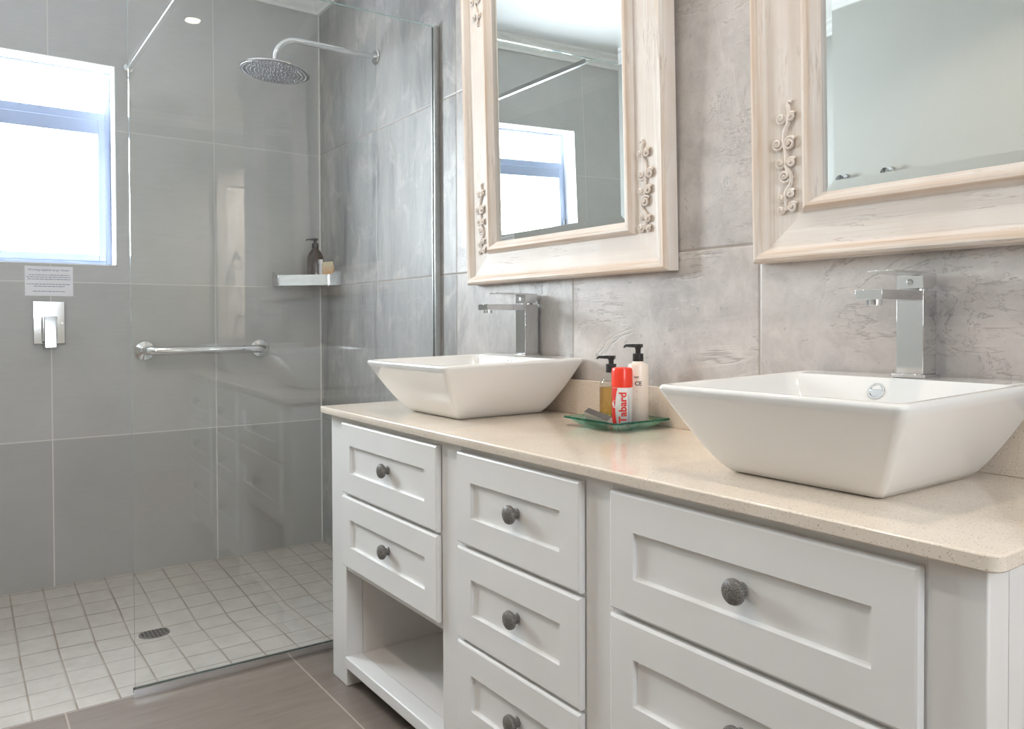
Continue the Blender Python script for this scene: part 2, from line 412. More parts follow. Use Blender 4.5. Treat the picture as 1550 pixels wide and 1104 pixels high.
M_LENS = mat_emit('lamp_lens', (1.0, 0.90, 0.74), 14.0)

# ------------------------------------------------------------------ room shell
RX, RY, RZ = 4.6, -2.2, 2.50
def struct(o, label=None): o['kind'] = 'structure'; o['category'] = o.get('category', 'wall'); o['label'] = label; return o
WY0, WY1, WZ0, WZ1 = -1.594, -0.838, 1.263, 2.045
def wall_with_hole(name, x0, x1, ya, yb, hy0, hy1, hz0, hz1, mat, label):
    m = MB()
    m.box((x0, ya, -0.1), (x1, hy0, RZ+0.1)); m.box((x0, hy1, -0.1), (x1, yb, RZ+0.1))
    m.box((x0, hy0, -0.1), (x1, hy1, hz0)); m.box((x0, hy0, hz1), (x1, hy1, RZ+0.1))
    o = m.build(name, mat); o['category'] = 'wall'; return struct(o, label)
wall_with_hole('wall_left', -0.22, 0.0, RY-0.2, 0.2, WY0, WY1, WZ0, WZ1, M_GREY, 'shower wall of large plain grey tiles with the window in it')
NX, NY = 3.70, 1.2          # the vanity wall ends here; a recess with the door lies beyond
m = MB(); m.box((0.0, 0.0, -0.1), (NX, 0.2, RZ+0.1))
o = m.build('wall_right', M_SLATE); o['category'] = 'wall'; struct(o, 'slate-look tiled wall behind the two basins and mirrors')
m = MB(); m.box((NX-0.1, 0.2, -0.1), (NX, NY+0.1, RZ+0.1)); m.box((NX, NY, -0.1), (RX+0.2, NY+0.1, RZ+0.1)); o = m.build('wall_recess', M_PLASTER); o['category'] = 'wall'; struct(o, 'painted walls of the door recess past the vanity')
m = MB(); m.box((0.0, RY-0.2, -0.1), (RX+0.2, RY, RZ+0.1))
o = m.build('wall_front', M_PLASTER); o['category'] = 'wall'; struct(o, 'plain painted wall seen only in the mirrors')
wall_with_hole('wall_back', RX, RX+0.2, RY, NY, -0.945, -0.685, 1.05, 2.15, M_PLASTER, 'painted wall facing the shower, outside the photo')  # the opening takes the added fill window
m = MB(); m.box((-0.2, RY-0.2, RZ), (RX+0.2, 0.2, RZ+0.1)); m.box((NX-0.1, 0.2, RZ), (RX+0.2, NY+0.1, RZ+0.1)); o = m.build('ceiling', M_CEIL); o['category'] = 'ceiling'; struct(o, 'white ceiling')
XS = 1.03
m = MB(); m.box((XS, RY, -0.1), (RX, 0.0, 0.0)); m.box((NX, 0.0, -0.1), (RX, NY, 0.0)); o = m.build('floor', M_FLOOR); o['category'] = 'floor'; struct(o, 'dark taupe tiled bathroom floor')
# shower floor falls towards the drain
DR = (0.572, -0.826)
def sf(x, y):
    t = max(0.0, min(1.0, (DR[0]-x)/DR[0])); s = max(0.0, min(1.0, (x-DR[0])/(XS-DR[0])))
    e = max(0.0, min(1.0, (y-DR[1])/0.826)); q = max(0.0, min(1.0, (DR[1]-y)/1.3))
    r = math.hypot(x-DR[0], y-DR[1])
    return -0.012 + 0.047*t**0.8*(1-0.10*e) + 0.012*s**0.7 + 0.006*min(1, r/0.3)*(1-s) + 0.004*q*t
m = MB(); NXs, NYs = 42, 88
vs = [(XS*i/NXs, RY+(-RY)*j/NYs, min(sf(XS*i/NXs, RY+(-RY)*j/NYs), 0.05)) for j in range(NYs+1) for i in range(NXs+1)]
m.add(vs, [(j*(NXs+1)+i, j*(NXs+1)+i+1, (j+1)*(NXs+1)+i+1, (j+1)*(NXs+1)+i) for j in range(NYs) for i in range(NXs)])
o = m.build('shower_floor', M_MOSAIC, smooth=True); o['category'] = 'floor'; struct(o, 'cream mosaic tiled shower floor falling to a round drain')
m = MB(); m.rings([[(0.0, 0.0, z), (0.0055, -0.0005, z), (0.0045, -0.0045, z), (0.0005, -0.0055, z)] for z in (0.03, 2.427)])
o = m.build('trim_5', plain('pale_silicone', (0.70, 0.69, 0.66), 0.5, var=0.02)); o['category'] = 'trim'; struct(o, 'pale silicone bead in the shower corner')
# cornices
def cornice(name, pts_fn, label):
    prof = [(0.0, 2.427), (0.014, 2.427), (0.018, 2.440), (0.030, 2.452), (0.034, 2.478), (0.058, 2.486), (0.062, 2.500), (0.0, 2.500)]
    m = MB(); a = [pts_fn(0, d, z) for d, z in prof]; b = [pts_fn(1, d, z) for d, z in prof]
    m.rings([a, b]); o = m.build(name, M_CEIL); o['category'] = 'cornice'; return struct(o, label)
cornice('trim_1', lambda e, d, z: (d, (-d if e else RY+d), z), 'white cornice above the window wall')
cornice('trim_2', lambda e, d, z: ((NX if e else d), -d, z), 'white cornice above the slate-look wall')
cornice('trim_3', lambda e, d, z: ((RX-d if e else d), RY+d, z), 'white cornice above the plain painted wall')
cornice('trim_4', lambda e, d, z: (RX-d, (NY if e else RY+d), z), 'white cornice above the back wall')

# ------------------------------------------------------------------ window over the shower
def window(name, x, y0, y1, z0, z1, s, label, depth=0.10, transom=None):
    """s = +1 : the room is on the +x side of plane x"""
    root = empty(name, (x, (y0+y1)/2, z0), label, 'window', None, 'structure')
    X = lambda d: x - s*d
    def bx(m, d0, d1, a, b, c, d):
        m.box((min(X(d0), X(d1)), a, c), (max(X(d0), X(d1)), b, d))
    m = MB(); e = 0.004
    bx(m, -0.001, 0.2, y0, y0+e, z0, z1); bx(m, -0.001, 0.2, y1-e, y1, z0, z1)
    bx(m, -0.001, 0.2, y0, y1, z0, z0+e); bx(m, -0.001, 0.2, y0, y1, z1-e, z1)
    m.build('window_reveal', M_REVEAL, root)
    a, b, c, d = y0+e, y1-e, z0+e, z1-e
    f = 0.020; m = MB()
    bx(m, depth, depth+0.05, a, a+f, c, d); bx(m, depth, depth+0.05, b-f, b, c, d)
    bx(m, depth, depth+0.05, a+f, b-f, c, c+f); bx(m, depth, depth+0.05, a+f, b-f, d-0.011, d)
    tz0, tz1 = transom
    bx(m, depth, depth+0.05, a+f, b-f, tz1-0.034, tz1)
    m.build('window_frame', M_WIN, root, bevel=0.002)
    m = MB(); g = 0.026
    for k, (yy0, yy1, zz0, zz1) in enumerate(((a+f, b-f, c+f, tz1-0.034),)):
        bx(m, depth-0.008, depth+0.035, yy0, yy0+g, zz0, zz1); bx(m, depth-0.008, depth+0.035, yy1-g, yy1, zz0, zz1)
        bx(m, depth-0.008, depth+0.035, yy0+g, yy1-g, zz0, zz0+g); bx(m, depth-0.008, depth+0.035, yy0+g, yy1-g, tz0, zz1)
    cs = m.build('window_sash', M_WIN, root, bevel=0.002)
    m = MB(); bx(m, depth+0.012, depth+0.018, a+f+g, b-f-g, c+f+g, tz0); m.build('window_pane', M_PANE, root)
    m = MB(); bx(m, depth+0.022, depth+0.028, a+f, b-f, tz1, d-0.011); m.build('window_pane', M_PANE, root)
    m = MB(); hy = a+f+0.012; hz = z0+0.205
    bx(m, depth-0.016, depth-0.008, hy-0.008, hy+0.010, hz, hz+0.055); bx(m, depth-0.032, depth-0.016, hy-0.006, hy+0.008, hz+0.01, hz+0.022)
    bx(m, depth-0.034, depth-0.026, hy-0.006, hy+0.008, hz+0.01, hz+0.085)
    m.build('window_handle', M_BLACK, root, 'black casement handle', bevel=0.002)
    return root
window('window_1', 0.0, WY0, WY1, WZ0, WZ1, +1, 'white aluminium window over the shower with a fanlight above a casement', 0.10, (1.791, 1.879))

window('fill_window', RX, -0.945, -0.685, 1.05, 2.15, -1, 'slim window added in the unseen back wall for fill light', 0.10, (1.76, 1.84))  # unseen window, added to light the faces turned towards the back wall
# ------------------------------------------------------------------ ceiling lamps
def downlight(x, y, watts, first=[None]):
    if first[0] is None:
        t = empty('ceiling_downlight', (x, y, RZ), None, 'downlight')
        m = MB(); m.lathe([(0.034, RZ-0.001), (0.036, RZ-0.006), (0.046, RZ-0.005), (0.048, RZ)], T(x, y, 0), 32)
        m.build('trim_ring', M_DOOR, t, smooth=True)
        m = MB(); m.lathe([(0.0, RZ-0.0035), (0.034, RZ-0.0035), (0.034, RZ-0.001)], T(x, y, 0), 32)
        m.build('lamp_lens', M_LENS, t)
        first[0] = t
    else:
        t = dup(first[0]); t.location = (x, y, RZ)
    l = bpy.data.lights.new('lamp_light', 'AREA'); l.shape = 'DISK'; l.size = 0.06; l.energy = watts; l.color = LAMP_COL; l.spread = R(130)
    lo = bpy.data.objects.new('lamp_light', l); COL.objects.link(lo); lo.location = (x, y, RZ-0.008); lo['kind'] = 'helper'
    return t
for (x, y), lb in (((2.671, -0.490), 'round white ceiling downlight mirrored in the shower glass above the shower head'),
                   ((1.62, -0.42), 'round ceiling downlight above the basin nearer the shower'),
                   ((2.1, -1.5), 'round ceiling downlight over the open floor before the drawers'),
                   ((4.10, 0.55), 'round ceiling downlight added in the unseen recess to brighten the white door')):  # unseen lamp, added so the door shows bright in the shower glass
    d = downlight(x, y, LAMP_H if y > 0 else LAMP_W if y > -0.5 else LAMP_F); tag(d, lb, 'downlight', 'ceiling downlights')

# ------------------------------------------------------------------ shower screen
GX = 1.042
scr = empty('shower_screen', (GX, -0.966, 0.0), 'frameless clear glass shower screen standing beside the vanity cabinet', 'shower screen')
m = MB(); y0g, y1g = -0.966, -0.012; g = 0.005; zt = 2.05
vs = [(GX-g, y0g, 0.012), (GX+g, y0g, 0.012), (GX+g, y1g, 0.012), (GX-g, y1g, 0.012), (GX-g, y0g, zt), (GX+g, y0g, zt), (GX+g, y1g, zt), (GX-g, y1g, zt)]
m.add(vs, [(1, 2, 6, 5), (3, 0, 4, 7)], 0); m.add(vs, [(0, 1, 5, 4), (2, 3, 7, 6), (4, 5, 6, 7), (0, 3, 2, 1)], 1)
me_ = m
o = m.build('glass_pane', [M_SCREEN, M_GLASSEDGE], scr, recalc=False)
m = MB(); m.box((GX-0.011, y0g-0.004, 0.0), (GX-g, y1g, 0.022)); m.box((GX+g, y0g-0.004, 0.0), (GX+0.011, y1g, 0.022)); m.box((GX-g, y0g-0.004, 0.0), (GX+g, y1g, 0.011))
m.build('floor_channel', M_CHROME, scr, 'chrome floor channel')
m = MB(); m.box((GX-0.012, -0.020, 0.0), (GX-g, -0.0005, zt)); m.box((GX+g, -0.020, 0.0), (GX+0.012, -0.0005, zt)); m.box((GX-g, -0.012, 0.0), (GX+g, -0.0005, zt))
m.build('wall_channel', M_STEEL, scr, 'brushed metal wall channel')
SRO = Matrix.Rotation(R(-1.4), 4, 'Z'); UNR = T(GX, -0.966, 0) @ SRO.inverted() @ T(-GX, 0.966, 0)
m = MB(); m.box((0.006, -0.800, 2.037), (GX-0.010, -0.782, 2.055), xf=UNR)
bar = m.build('support_bar', M_ALU, scr, 'square chrome bar from the glass to the window wall', bevel=0.001)
m = MB(); m.lathe([(0.0, 0.0005), (0.017, 0.0005), (0.017, 0.007), (0.0, 0.007)], UNR @ T(0, -0.791, 2.046) @ Matrix.Rotation(R(90), 4, 'Y'), 24)
m.build('wall_bracket', M_CHROME, bar, smooth=True)
scr.rotation_euler = (0, 0, R(-1.4))

# ------------------------------------------------------------------ shower fittings
sh = empty('rain_shower', (0.59, 0.0, 2.08), 'round rain shower head on a long bent chrome arm, fixed to the slate-look wall', 'shower head')
m = MB(); m.lathe([(0.0, 0.0005), (0.029, 0.0005), (0.030, 0.004), (0.026, 0.009), (0.014, 0.011), (0.0, 0.011)], T(0.59, 0, 2.08) @ Matrix.Rotation(R(90), 4, 'X'), 32)
m.build('wall_flange', M_CHROME, sh, smooth=True)
pts = [(0.59, -0.008, 2.08), (0.59, -0.32, 2.078)]
for k in range(1, 9):
    a = R(90*k/8); pts.append((0.59, -0.32-0.085*math.sin(a), 2.078-0.085*(1-math.cos(a))))
pts.append((0.59, -0.405, 1.972))
m = MB(); m.tube(pts, 0.0105, 16); m.build('shower_arm', M_CHROME, sh, smooth=True)
HX, HY, HZ = 0.59, -0.405, 1.958
HT = T(HX, HY, HZ) @ Matrix.Rotation(R(-4.5), 4, 'X')
m = MB(); m.lathe([(0.0, 0.016), (0.018, 0.016), (0.020, 0.008), (0.06, 0.004), (0.118, -0.002), (0.124, -0.006), (0.124, -0.010), (0.120, -0.012)], HT, 56)
hd = m.build('rose_body', M_CHROME, sh, smooth=True)
m = MB(); m.lathe([(0.0, -0.0125), (0.119, -0.0125), (0.120, -0.0115)], HT, 56)
for ring in range(1, 9):
    nr = ring*7
    for k in range(nr):
        a = 2*math.pi*k/nr+ring*0.3; rr = ring*0.0138
        m.lathe([(0.0028, -0.0122), (0.0018, -0.0155), (0.0, -0.0156)], HT @ T(rr*math.cos(a), rr*math.sin(a), 0), 6)
m.build('nozzle_plate', M_PIERCED, sh, 'dull grey face of small rubber nozzles', smooth=True)
# mixer valve
va = empty('shower_mixer', (0.0, -1.072, 1.042), 'square chrome shower mixer valve under the paper notice', 'shower valve')
boxo('back_plate', (0.0005, -1.124, 0.961), (0.007, -1.019, 1.122), M_CHROME, va, 0.003)
m = MB(); m.box((0.007, -1.096, 0.972), (0.040, -1.048, 1.064))
m.build('valve_body', M_CHROME, va, bevel=0.002)
m = MB(); xf = T(0.040, -1.072, 1.058) @ Matrix.Rotation(R(-7), 4, 'Y')
m.box((0.0, -0.019, -0.112), (0.016, 0.019, 0.006), xf=xf); m.build('lever', M_CHROME, va, bevel=0.002)
for yy in (-1.113, -1.030):
    m = MB(); m.lathe([(0.0, 0.0072), (0.003, 0.0072), (0.003, 0.0085), (0.0, 0.0085)], T(0, yy, 1.04) @ Matrix.Rotation(R(90), 4, 'Y'), 12)
    m.build('screw', M_STEEL, va)
# notice
no = empty('paper_notice', (0.0, -1.07, 1.196), 'small white printed paper notice stuck to the tiles under the window', 'notice')
boxo('paper_sheet', (0.0003, -1.148, 1.142), (0.0018, -0.991, 1.2535), M_PAPER, no)

def text_mesh(body, size, bold=0.0, align='CENTER'):
    cu = bpy.data.curves.new('lettering', 'FONT'); cu.body = body; cu.size = size; cu.align_x = align; cu.align_y = 'CENTER'
    cu.offset = bold; cu.resolution_u = 3
    o = bpy.data.objects.new('lettering', cu); COL.objects.link(o)
    dg = bpy.context.evaluated_depsgraph_get(); me = bpy.data.meshes.new_from_object(o.evaluated_get(dg))
    bm = bmesh.new(); bm.from_mesh(me); bmesh.ops.triangulate(bm, faces=bm.faces)
    bmesh.ops.subdivide_edges(bm, edges=bm.edges, cuts=2, use_grid_fill=True); bm.to_mesh(me); bm.free()
    vs = [v.co.copy() for v in me.vertices]; fs = [tuple(p.vertices) for p in me.polygons]
    bpy.data.objects.remove(o); bpy.data.curves.remove(cu); bpy.data.meshes.remove(me)
    return vs, fs
tv, tf = text_mesh('Working together to go \u2018Green\u2019', 0.0104, 0.00010)
m = MB(); m.add([(0.0021, -1.0695+v.x, 1.2395+v.y) for v in tv], tf)
rr = random.Random(3)
for k, (half, z) in enumerate(((0.066, 1.2205), (0.073, 1.2125), (0.070, 1.2045), (0.072, 1.186), (0.050, 1.178), (0.053, 1.159))):
    y = -half
    while y < half-0.004:
        L = min(rr.uniform(0.004, 0.014), half-y)
        m.box((0.0019, -1.0695+y, z-0.0013), (0.0021, -1.0695+y+L, z+0.0013)); y += L+0.0022
m.build('printed_text', M_INK, no, 'printed heading and lines of small text', recalc=False)
# grab rail
gr = empty('grab_rail', (0.0, -0.51, 0.928), 'chrome grab rail fixed low on the grey shower wall', 'grab rail')
pts = [(0.004, -0.742, 0.928)]
for k in range(0, 9):
    a = R(90*k/8); pts.append((0.035+0.03*math.sin(a), -0.742+0.03*(1-math.cos(a)), 0.928))
for k in range(0, 9):
    a = R(90*k/8); pts.append((0.035+0.03*math.cos(a), -0.308+0.03*math.sin(a), 0.928))
pts.append((0.004, -0.278, 0.928))
m = MB(); m.tube(pts, 0.0175, 18); m.build('rail_tube', M_CHROME, gr, smooth=True)
for yy in (-0.742, -0.278):
    m = MB(); m.lathe([(0.0, 0.0005), (0.039, 0.0005), (0.040, 0.003), (0.037, 0.007), (0.022, 0.010), (0.014, 0.012), (0.0, 0.012)], T(0, yy, 0.928) @ Matrix.Rotation(R(90), 4, 'Y'), 36)
    m.build('rail_flange', M_CHROME, gr, smooth=True)
# drain
dz = sf(*DR)+0.0035
dr = empty('floor_drain', (DR[0], DR[1], dz), 'round perforated metal drain set in the mosaic shower floor', 'drain')
m = MB(); m.lathe([(0.0, dz+0.0015), (0.047, dz+0.0015), (0.050, dz-0.004)], T(DR[0], DR[1], 0), 40); m.build('drain_grate', M_DRAIN, dr, smooth=True)
m = MB()
for i in range(-3, 4):
    for j in range(-3, 4):
        if math.hypot(i, j) < 3.4: m.lathe([(0.0, dz+0.0019), (0.0042, dz+0.0019), (0.0042, dz+0.001)], T(DR[0]+i*0.0122, DR[1]+j*0.0122, 0), 10)
m.build('drain_holes', M_HOLE, dr, 'dark round holes')
# corner shelf
cs = empty('corner_shelf', (0.0, 0.0, 1.2), 'chrome corner shelf in the shower holding a dark bottle', 'shelf')
def arc(c, r, a0, a1, n=6): return [(c[0]+r*math.cos(R(a0+(a1-a0)*k/n)), c[1]+r*math.sin(R(a0+(a1-a0)*k/n))) for k in range(n+1)]
path = [(0.001, -0.222), (0.030, -0.222)] + arc((0.045, -0.185), 0.037, -90, -45)[1:] + arc((0.185, -0.045), 0.037, -45, 0) + [(0.232, -0.030)]
path = [(0.001, -0.224), (0.048, -0.224)] + arc((0.048, -0.196), 0.028, -90, -45, 4)[1:] + arc((0.200, -0.048), 0.028, -45, 0, 4) + [(0.228, -0.001)]
L = [0.0]
for a, b in zip(path, path[1:]): L.append(L[-1]+math.hypot(b[0]-a[0], b[1]-a[1]))
# resample for the raised ends
pp = []
N = 60
for k in range(N+1):
    s_ = L[-1]*k/N; i = max(j for j in range(len(L)) if L[j] <= s_+1e-9); i = min(i, len(path)-2)
    f_ = (s_-L[i])/max(1e-9, L[i+1]-L[i]); pp.append((path[i][0]+(path[i+1][0]-path[i][0])*f_, path[i][1]+(path[i+1][1]-path[i][1])*f_, s_))
m = MB(); rings = []
for x, y, s_ in pp:
    e = min(s_, L[-1]-s_); h = 1.245 + 0.016*max(0, min(1, (0.045-e)/0.02))
    dx, dy = -x-0.02, -y+0.02; q = math.hypot(dx, dy); ix, iy = x+dx/q*0.003, y+dy/q*0.003
    ix = max(ix, 0.0008); iy = min(iy, -0.0008)
    rings.append([(x, y, 1.199), (x, y, h), (ix, iy, h), (ix, iy, 1.199)])
m.rings(rings); m.build('front_band', M_CHROME, cs, smooth=True)
m = MB(); bot = [(0.0008, -0.0008)] + [(max(x-0.001, 0.0008), min(y+0.001, -0.0008)) for x, y, _ in pp[::2]]
m.rings([[(x, y, 1.199) for x, y in bot], [(x, y, 1.203) for x, y in bot]]); m.build('shelf_plate', M_STEEL, cs)

def pump_bottle(name, x, y, z, prof, body_mat, label, cat, group, collar, spout_len, spout_dir, ztop, extra=None, sc_=1.0):
    """prof: (r, height) of the body; collar: (r, z0, z1)"""
    t = empty(name, (x, y, z), label, cat, group)
    m = MB(); m.lathe([(r, z+h) for r, h in prof], T(x, y, 0), 40); m.build('bottle_body', body_mat, t, smooth=True)
    cr, c0, c1 = collar
    m = MB(); m.lathe([(0.0, z+c0), (cr, z+c0), (cr*1.02, z+c0+0.001), (cr, z+c1-0.001), (cr*0.9, z+c1), (0.0, z+c1)], T(x, y, 0), 28)
    m.build('pump_collar', M_BLACK, t, smooth=True)
    m = MB(); zz = z+ztop
    m.lathe([(0.0, z+c1), (cr*0.5, z+c1), (cr*0.5, zz-0.012), (cr*0.62, zz-0.010), (cr*0.62, zz-0.001), (0, zz)], T(x, y, 0), 20)
    a = spout_dir; dx, dy = math.cos(a), math.sin(a)
    xf = T(x, y, zz-0.004) @ Matrix.Rotation(a, 4, 'Z')
    m.rings([[(-cr*0.75, -cr*.55, -0.004), (-cr*0.75, cr*.55, -0.004), (-cr*0.75, cr*.5, 0.004), (-cr*0.75, -cr*.5, 0.004)],
             [(cr*0.6, -cr*.5, -0.004), (cr*0.6, cr*.5, -0.004), (cr*0.6, cr*.4, 0.004), (cr*0.6, -cr*.4, 0.004)],
             [(spout_len*.85, -0.004, -0.003), (spout_len*.85, 0.004, -0.003), (spout_len*.85, 0.003, 0.003), (spout_len*.85, -0.003, 0.003)],
             [(spout_len, -0.003, -0.006), (spout_len, 0.003, -0.006), (spout_len, 0.0025, -0.001), (spout_len, -0.0025, -0.001)]], xf=xf)
    m.build('pump_head', M_BLACK, t, smooth=True, angle=40)
    return t
pump_bottle('soap_bottle', 0.105, -0.066, 1.2035, [(0.0, 0.0), (0.034, 0.0), (0.037, 0.004), (0.037, 0.105), (0.034, 0.125), (0.026, 0.143), (0.015, 0.157), (0.013, 0.164)],
            M_BROWN, 'dark brown pump bottle standing on the corner shelf in the shower', 'bottle', None, (0.014, 0.164, 0.184), 0.042, R(-130), 0.205)
t = empty('white_tube', (0.150, -0.060, 1.203), 'slim white tube standing beside the dark bottle on the corner shelf', 'tube')
m = MB(); m.rings([rounded_rect(0.011, 0.007, 0.006, 1.203+h, 0.150, -0.060, 4) for h in (0, 0.085)]); m.build('tube_body', M_PAPER, t, smooth=True)
m = MB(); m.rings([rounded_rect(0.0125, 0.008, 0.006, 1.203+h, 0.150, -0.060, 4) for h in (0.089, 0.110)]); m.rings([rounded_rect(0.008, 0.005, 0.004, 1.203+h, 0.150, -0.060, 4) for h in (0.085, 0.089)]); m.build('tube_cap', M_PAPER, t, smooth=True)
t = empty('orange_sachet', (0.166, -0.040, 1.2035), 'orange and yellow sachet leaning at the end of the corner shelf', 'sachet')
m = MB(); xf = T(0.186, -0.034, 1.2035) @ Matrix.Rotation(R(20), 4, 'Z') @ Matrix.Rotation(R(6), 4, 'X')
m.rings([[(-0.029, -0.001, 0), (0.029, -0.001, 0), (0.029, 0.001, 0), (-0.029, 0.001, 0)], [(-0.028, -0.006, 0.02), (0.028, -0.006, 0.02), (0.028, 0.006, 0.02), (-0.028, 0.006, 0.02)],
         [(-0.027, -0.006, 0.055), (0.027, -0.006, 0.055), (0.027, 0.006, 0.055), (-0.027, 0.006, 0.055)], [(-0.027, -0.001, 0.076), (0.027, -0.001, 0.076), (0.027, 0.001, 0.076), (-0.027, 0.001, 0.076)]], xf=xf @ Matrix.Diagonal((1.15, 1, 1.30, 1)))
m.build('sachet_pouch', M_ORANGE, t, smooth=True)

# ------------------------------------------------------------------ vanity cabinet
CX0, CX1 = 1.232, 3.024; PF = -0.464; FF = -0.478; CT = 0.771
cab = empty('vanity_cabinet', (2.128, -0.23, 0.0), 'long white vanity cabinet of shaker drawers with an open shelf at the shower end', 'cabinet')
POSTS = ((1.232, 1.333), (1.870, 1.953), (2.368, 2.440), (2.958, 3.024))
FACE = ((1.333, 1.870), (1.953, 2.368), (2.440, 2.958))
for a, b in POSTS: boxo('post', (a, PF, 0.0), (b, PF+0.05, CT), M_CAB, cab, 0.0025)
boxo('side_panel', (CX0, PF+0.05, 0.0), (CX0+0.02, -0.004, CT), M_CAB, cab)
boxo('side_panel', (CX1-0.02, PF+0.05, 0.0), (CX1, -0.004, CT), M_CAB, cab)
boxo('divider', (1.895, PF+0.05, 0.05), (1.915, -0.02, CT), M_CABIN, cab)
boxo('divider', (2.395, PF+0.05, 0.05), (2.415, -0.02, CT), M_CABIN, cab)
boxo('inner_lining', (1.313, PF+0.05, 0.084), (1.333, -0.02, 0.333), M_CABIN, cab)
boxo('back_panel', (CX0+0.02, -0.02, 0.03), (CX1-0.02, -0.006, CT), M_CABIN, cab)
for i_, (a, b) in enumerate(FACE): boxo('face_board', (a-0.004, PF+0.0012, 0.142 if i_ else 0.353), (b+0.004, PF+0.03, CT), M_CAB, cab)
boxo('rail', (1.333, PF+0.004, 0.333), (1.870, PF+0.05, 0.352), M_CAB, cab)
m = MB(); m.box((1.333, PF-0.006, 0.056), (1.870, PF+0.045, 0.088)); m.build('shelf_edge', M_CAB, cab, bevel=0.003)
boxo('shelf_board', (1.333, PF+0.045, 0.066), (1.895, -0.02, 0.084), M_CABIN, cab)
boxo('shelf_ceiling', (1.333, PF+0.05, 0.352), (1.895, -0.02, 0.362), M_CABIN, cab)
boxo('bottom_rail', (1.953, PF+0.006, 0.056), (2.368, PF+0.03, 0.142), M_CAB, cab)
boxo('bottom_rail', (2.440, PF+0.006, 0.056), (2.958, PF+0.03, 0.142), M_CAB, cab)
def drawer_front(x0, x1, z0, z1, mx=0.056, mz=0.061):
    m = MB(); c = 0.0045; yb = PF-0.0006; yf = FF
    def rect(i, y): return [(x0+i[0], y, z0+i[1]), (x1-i[0], y, z0+i[1]), (x1-i[0], y, z1-i[1]), (x0+i[0], y, z1-i[1])]
    s = 0.0035
    m.rings([rect((0, 0), yb), rect((0, 0), yf+c), rect((c*.35, c*.35), yf+c*.35), rect((c, c), yf), rect((mx, mz), yf), rect((mx+0.0008, mz+0.0008), yf+0.0075), rect((mx+s, mz+s), yf+0.0085)])
    return m
KNOB = None
def knob(x, z, parent):
    global KNOB
    if KNOB is None:
        m = MB(); y = FF+0.0085
        prof = [(0.0, 0.0), (0.0105, 0.0), (0.0108, 0.003), (0.0090, 0.005), (0.0088, 0.008), (0.0110, 0.0105), (0.0158, 0.0130), (0.0184, 0.0165), (0.0187, 0.0200), (0.0170, 0.0240), (0.0120, 0.0270), (0.006, 0.0283), (0.0, 0.0286)]
        m.lathe([(r, h) for r, h in prof], Matrix.Rotation(R(90), 4, 'X'), 32)
        KNOB = m.build('knob', M_STONE, None, 'speckled dark stone knob', smooth=True)
        o = KNOB
    else:
        o = KNOB.copy(); COL.objects.link(o)
    o.parent = parent
    o.location = Vector((x, FF+0.0085, z)) - world_org(parent)
ROWS = ((0.559, 0.757), (0.352, 0.551), (0.147, 0.345))
for ci, (x0, x1) in enumerate(((1.335, 1.868), (1.955, 2.366), (2.442, 2.956))):
    for ri, (z0, z1) in enumerate(ROWS):
        if ci == 0 and ri == 2: continue
        d = drawer_front(x0, x1, z0, z1).build('drawer', M_CAB, cab)
        # drawer box behind the front
        knob((x0+x1)/2+0.007, (z0+z1)/2+0.003, d)

# ------------------------------------------------------------------ countertop
ctp = empty('countertop', (2.128, -0.24, 0.772), 'cream speckled quartz countertop with a low upstand, on the white vanity cabinet', 'countertop')
m = MB()
X0, X1, Y0, Y1 = 1.205, 3.044, -0.489, -0.002
pts = [(X0, Y1), (X0, Y0+0.006)] + [(X0+0.006, Y0)] + [(X1-0.018+0.018*math.sin(R(a)), Y0+0.018-0.018*math.cos(R(a))) for a in range(0, 91, 15)] + [(X1, Y1)]
m.rings([[(x, y, 0.772) for x, y in pts], [(x, y, 0.792) for x, y in pts]]); m.build('worktop_slab', M_QUARTZ, ctp, bevel=0.0025)
boxo('upstand', (X0, -0.020, 0.7921), (X1, -0.002, 0.884), M_QUARTZ, ctp, 0.0015)

